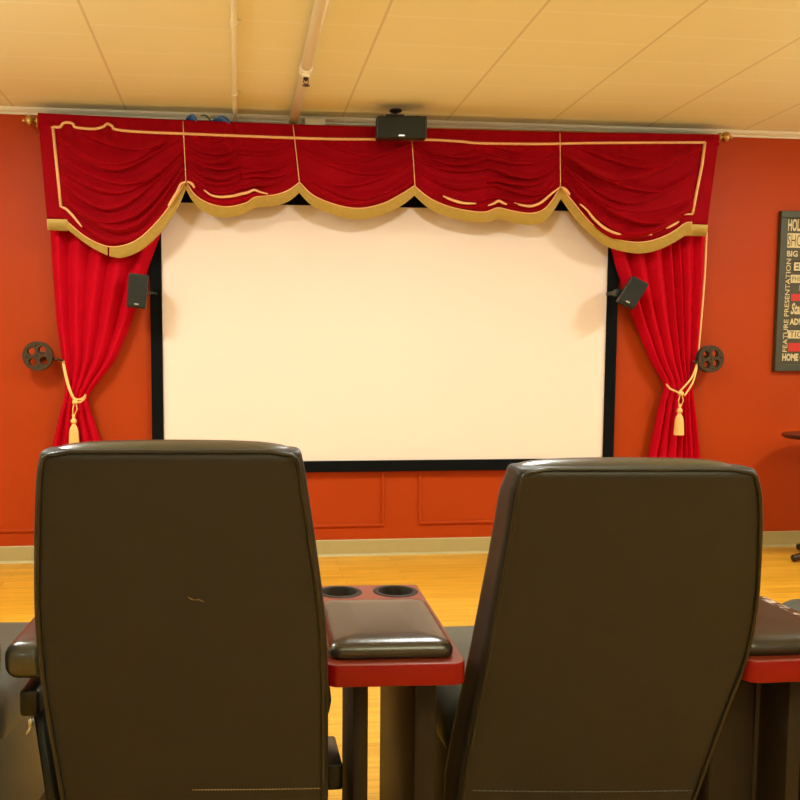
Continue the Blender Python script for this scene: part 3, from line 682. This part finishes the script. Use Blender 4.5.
def recliner(rows, d0, d1, head, label, arm=None, top_slope=None, extras=True):
    """rows: outline of the rear leather panel from top to bottom; the back leans from distance d0 to d1"""
    f = Vector((math.sin(head), math.cos(head), 0)); rt = Vector((math.cos(head), -math.sin(head), 0))
    y0, y1 = rows[0][0], rows[-1][0]
    L, R = [], []
    for y, xl, xr in [tuple(p) for p in smooth_line(rows, 3)]:
        k = (y-y0)/(y1-y0); D = d0+(d1-d0)*k; L.append(at_d(xl, y, D)); R.append(at_d(xr, y, D))
    # lift left and right of each row to one height
    P = []
    for a, b in zip(L, R): P.append((a.copy(), b.copy()))
    lean = (P[-1][0]-P[0][0]+P[-1][1]-P[0][1])*.5
    step = lean/ (P[0][0].z-P[-1][0].z)        # per metre of drop
    # extend below the frame to the shell's foot
    zb = P[-1][0].z; add = []
    for dz in (.05, .10, .15):
        if zb-dz > .16:
            a, b = P[-1]; k = dz*.10; add.append((a+step*dz+rt*k, b+step*dz-rt*k))
    P += add
    base_c = (P[-1][0]+P[-1][1])*.5; org = Vector((base_c.x, base_c.y, 0))+f*.25
    t = empty('theater_recliner', org, label, 'chair', 'theater recliners')
    th = .125
    secs = []
    n = len(P)
    for i, (a, b) in enumerate(P[::-1]):
        k = i/(n-1)           # 0 bottom .. 1 top
        tt = th*(1.15-.35*k)
        secs.append(rrect(a, b, f+Vector((0, 0, .0)), tt, .016, .045, 0))
    a, b = P[0]; s = (b-a).normalized(); tt = th*.80; up = Vector((0, 0, 1))
    cap = []
    for rise, rear, side, front, rr in ((.006, .002, .001, .002, .014), (.011, .008, .003, .006, .014), (.013, .018, .006, .014, .018)):
        cap.append(rrect(a+up*rise+f*rear+s*side, b+up*rise+f*rear-s*side, f, tt-rear-front, rr, min(.04, (tt-rear-front)*.45), 0))
    bm = B(); loft(bm, secs+cap); link('backrest', bm, M['leather'], t, True, angle=75)
    # pillow roll along the front-top of the back
    c = (a+b)*.5-up*.013+f*(tt*.62); W = (b-a).length
    bm = B(); ss = []
    for i in range(21):
        u = math.sin((-1+2*i/20)*PI/2); q = c+s*(W*.5-.012)*u; sc = (1-abs(u)**8*.30)
        if abs(u) > .99: sc = .55
        ss.append([q+f*(.046*sc*math.cos(2*PI*k/16)) + up*(.034*sc*math.sin(2*PI*k/16)+.005*(1-u*u)) for k in range(16)])
    loft(bm, ss); link('headrest_roll', bm, M['seatl'], t, True, angle=70)
    # welt piping: rear panel outline
    bm = B(); e = -f*.0015
    Lp = [p[0]+s*.010+e for p in P]; Rp = [p[1]-s*.010+e for p in P]
    tube(bm, Lp[::-1]+[P[0][0]+up*.006+s*.018+e]+[P[0][0]*(1-k/8)+P[0][1]*(k/8)+up*.011+f*.004+s*(.0) for k in range(1, 8)]+[P[0][1]+up*.006-s*.018+e]+Rp, .0038, 8)
    link('piping', bm, M['piping'], t, True)
    # stitched seam low across the rear panel
    idx = min(range(len(P)), key=lambda i: abs(P[i][0].z-(P[-1-len(add)][0].z+.016)))
    pa_, pb_ = P[idx]; bm = B(); K = 160; u0_, u1_ = (.50, .97) if extras else (.06, .96)
    tube(bm, [pa_+(pb_-pa_)*(u0_+(u1_-u0_)*k/K)-f*.0008+up*(.012*((u0_+(u1_-u0_)*k/K)-.5)**2) for k in range(K+1)], [.0014 if k % 4 < 2 else .0006 for k in range(K+1)], 4)
    link('stitching', bm, M['thread'] if extras else M['piping'], t)
    # seat, footrest, base
    mid_ = (P[-1][0]+P[-1][1])*.5; mid_ = Vector((mid_.x, mid_.y, 0))
    def loc(x, y, z): return mid_+rt*x+f*y+up*z
    RM3 = Matrix.Rotation(-head, 3, 'Z')
    bm = B(); box(bm, loc(0, .33, .375), (.46, .56, .19), .085, RM3, 8); link('seat_cushion', bm, M['painted_sheen'], t, True)
    bm = B(); box(bm, loc(0, .605, .22), (.44, .07, .30), .030, RM3, 4); link('footrest', bm, M['painted_sheen'], t, True)
    for sx in (-1, 1):
        bm = B(); box(bm, loc(sx*.207, .28, .235), (.034, .50, .31), .012, RM3, 3); link('side_panel', bm, M['painted_sheen'], t, True, angle=40)
    bm = B(); box(bm, loc(0, .30, .055), (.40, .50, .10), .008, RM3, 2); link('base', bm, M['under'], t)
    if arm:
        # padded outer arm with its bracket, seen end-on
        q = at_d(25, 662, 1.60); qf = f
        bm = B(); box(bm, q+qf*.17, (.080, .36, .070), .026, RM3, 5); link('arm_pad', bm, M['seatl'], t, True)
        q2 = at_d(32, 700, 1.63); bm = B(); box(bm, q2+qf*.06, (.038, .16, .052), .008, RM3, 3); link('arm_bracket', bm, M['metal'], t, True, angle=40)
        bm = B(); tube(bm, [at_d(31, 716, 1.62), at_d(30, 729, 1.62), at_d(27, 734, 1.62)], .003, 6)
        lathe(bm, at_d(31, 722, 1.62), [(.001, -.01), (.006, -.006), (.006, .006), (.001, .01)], (0, 0, 1), 8); link('bolt', bm, M['silver'], t, True)
        bm = B(); p_, q_ = at_d(40, 702, 1.66), at_d(62, 850, 1.74); tube(bm, [p_, q_, Vector((q_.x+.02, q_.y, .12))], .016, 8); link('arm_strut', bm, M['metal'], t, True)
    return t, (loc, rt, f)
lrows = [(459, 37, 303), (472, 34.5, 306), (500, 33, 310), (540, 32, 316), (600, 32, 324), (640, 34, 327.5), (680, 38, 329), (720, 44, 329), (760, 51, 329), (800, 58, 329)]
rrows = [(476, 518, 761), (488, 514, 764), (500, 511, 765.5), (540, 505, 765.5), (605, 493, 761.5), (659, 483, 751), (695, 476, 737), (731, 468.5, 723), (767, 462, 710.5), (800, 457, 698)]
tL, locL = recliner(lrows, 1.36, 1.52, .02, 'dark leather theater recliner seen from behind, left of the shared armrest console', arm=True)
tR, locR = recliner(rrows, 1.46, 1.68, .0, 'dark leather theater recliner seen from behind, between the two armrest consoles', extras=False)
# side lever of the left recliner and chrome latch of the right one
loc, rt, f = locL
q = at_d(331, 762, 1.80)
bm = B(); box(bm, q, (.034, .14, .055), .006, None, 2); link('lever_housing', bm, M['metal'], tL, True, angle=40)
bm = B(); tube(bm, [at_d(326, 681, 1.66), at_d(328.5, 700, 1.66), at_d(326, 712, 1.66)], .006, 8); link('recline_lever', bm, M['metal'], tL, True)
bm = B(); tube(bm, [at_d(437, 729, 1.98), at_d(436, 741, 1.98), at_d(437, 757, 1.98), at_d(442, 775, 1.98)], .006, 8); link('recline_lever', bm, M['silver'], tR, True)
D_ = 1.36+.16*(598-459)/341-.001
bm = B(); tube(bm, [at_d(188, 597, D_), at_d(191, 599, D_-.001), at_d(195, 600, D_-.001), at_d(199, 599.5, D_), at_d(204, 602, D_)], [.0006, .0013, .0006, .0012, .0006], 5)
link('scuff_mark', bm, M['thread'], tL)
# neighbours mostly outside the frame: same build, moved along the curved row
def copy_tree(o, delta, rz, label, skip=()):
    c = o.copy(); COL.objects.link(c); c.location = Vector(delta); c.rotation_euler = (0, 0, rz); c['label'] = label
    for ch in list(o.children):
        if ch.name.split('.')[0] in skip: continue
        d = ch.copy(); COL.objects.link(d); d.parent = c
    return c
sk = ('lever_housing', 'recline_lever', 'arm_pad', 'arm_bracket', 'bolt', 'arm_strut')
copy_tree(tR, tR.location+Vector((1.12, .16, 0)), .0, 'dark leather recliner at the right frame edge, just its seat corner showing', sk)
copy_tree(tR, tR.location+Vector((-1.38, .16, 0)), -.10, 'dark leather recliner at the left frame edge, just its seat corner showing', sk)

# ------------------------------------------------------------------ armrest consoles
def console(near_l, near_r, far_r, pad_mat, label, head):
    Z = .60
    nl = at_z(*near_l, Z)
    W = .262; Ln = .56; rt = Vector((math.cos(head), -math.sin(head), 0)); f = Vector((math.sin(head), math.cos(head), 0)); up = Vector((0, 0, 1))
    if near_r: W = (at_z(*near_r, Z)-nl).length
    t = empty('armrest_console', (nl+rt*W/2+f*Ln/2)-up*Z, label, 'armrest console', 'cherry red armrest consoles', rz=-head)
    def lc(x, y, z): return nl+rt*x+f*y+up*(z-Z)
    # top board with rounded near corners and two cup holes
    cu = bpy.data.curves.new('board', 'CURVE'); cu.dimensions = '2D'; cu.fill_mode = 'BOTH'; cu.extrude = .0185; cu.bevel_depth = .0025; cu.bevel_resolution = 2
    def spline(pts):
        s = cu.splines.new('POLY'); s.points.add(len(pts)-1); s.use_cyclic_u = True
        for i, p in enumerate(pts): s.points[i].co = (p[0], p[1], 0, 1)
    r = .02; out = []
    for cx, cy, a0, rr in ((r, r, PI, r), (W-r, r, 1.5*PI, r), (W-.008, Ln-.008, 0, .008), (.008, Ln-.008, PI/2, .008)):
        for i in range(7): a = a0+PI/2*i/6; out.append((cx+rr*math.cos(a), cy+rr*math.sin(a)))
    spline(out)
    cups = [(W/2-.068, Ln-.060), (W/2+.068, Ln-.060)]
    for cx, cy in cups: spline([(cx+.048*math.cos(2*PI*i/32), cy+.048*math.sin(2*PI*i/32)) for i in range(32)])
    ob = bpy.data.objects.new('board', cu); COL.objects.link(ob); dg = bpy.context.evaluated_depsgraph_get(); dg.update()
    me = bpy.data.meshes.new_from_object(ob.evaluated_get(dg)); bpy.data.objects.remove(ob)
    bm = B(); bm.from_mesh(me)
    for v in bm.verts: v.co = lc(v.co.x, v.co.y, Z-.021+v.co.z)
    o = link('tabletop', bm, M['cherry'], t)
    o.data.materials.append(M['cherry_edge'])
    for p in o.data.polygons:
        if abs(p.normal.z) < .35: p.material_index = 1
        else: p.material_index = 0
    for cx, cy in cups:
        bm = B(); c = lc(cx, cy, Z)
        lathe(bm, c, [(.034, -.075), (.036, -.07), (.042, .001), (.043, .002), (.052, .002), (.055, .0005), (.055, 0), (.044, -.001), (.040, -.073), (.001, -.078)], (0, 0, 1), 36)
        # floor of the well
        link('cup_holder', bm, M['rim'], t, True, angle=50)
        bm = B(); lathe(bm, c, [(.036, -.072), (.036, -.069), (.001, -.069)], (0, 0, 1), 24); link('cup_holder_floor', bm, M['black'], t)
    # leather pad: pillowed slab
    pw, plen = W-.030, .318; bm = B(); secs = []
    for i, (h, ins) in enumerate(((0, .004), (.006, 0), (.016, 0), (.024, .004), (.030, .014), (.033, .030), (.035, .06))):
        p0 = lc(.004+ins, .022+ins, Z+h); p1 = lc(W-.015-ins, .022+ins, Z+h)
        secs.append(rrect(p0, p1, f, plen-2*ins, max(.006, .022-ins*.3), max(.006, .022-ins*.3), 0))
    loft(bm, secs); link('arm_pad', bm, pad_mat, t, True)
    # supports: a slim near post and a deep panel
    RM3 = Matrix.Rotation(-head, 3, 'Z')
    zt = Z-.041
    return t, lc, RM3, zt, W
t, lc, RM3, zt, W = console((327.5, 665.2), (464, 660.5), None, M['pad'], 'cherry red armrest console with two cup holders between the two big recliners', .045)
def support(t, xa, xb, ya, depth, zt, RM3, nm):
    a = at_d(xa, 690, ya); b = at_d(xb, 690, ya); wd = (b-a).length; c = (a+b)*.5
    bm = B(); box(bm, Vector((c.x, c.y+depth/2, zt/2)), (wd, depth, zt-.002), .010, None, 2); link(nm, bm, M['under'], t, True, angle=40)
support(t, 352.5, 369, 1.66, .17, zt, None, 'support_leg')
support(t, 414, 438, 1.66, .40, zt, None, 'support_panel')
t2, lc2, _, _, W2 = console((750, 661.5), None, None, M['padscuff'], 'cherry red armrest console at the right frame edge with a cracked leather pad', .0)
support(t2, 789, 806, 1.66, .10, zt, None, 'support_leg')
support(t2, 838, 866, 1.66, .40, zt, None, 'support_panel')
a = at_d(716, 700, 1.70); b = at_d(768, 700, 1.70)
bm = B(); box(bm, Vector(((a.x+b.x)/2, a.y+.12, zt/2-.02)), ((b-a).length, .20, zt-.05), .012, None, 3); link('support_panel', bm, M['under'], t2, True, angle=40)
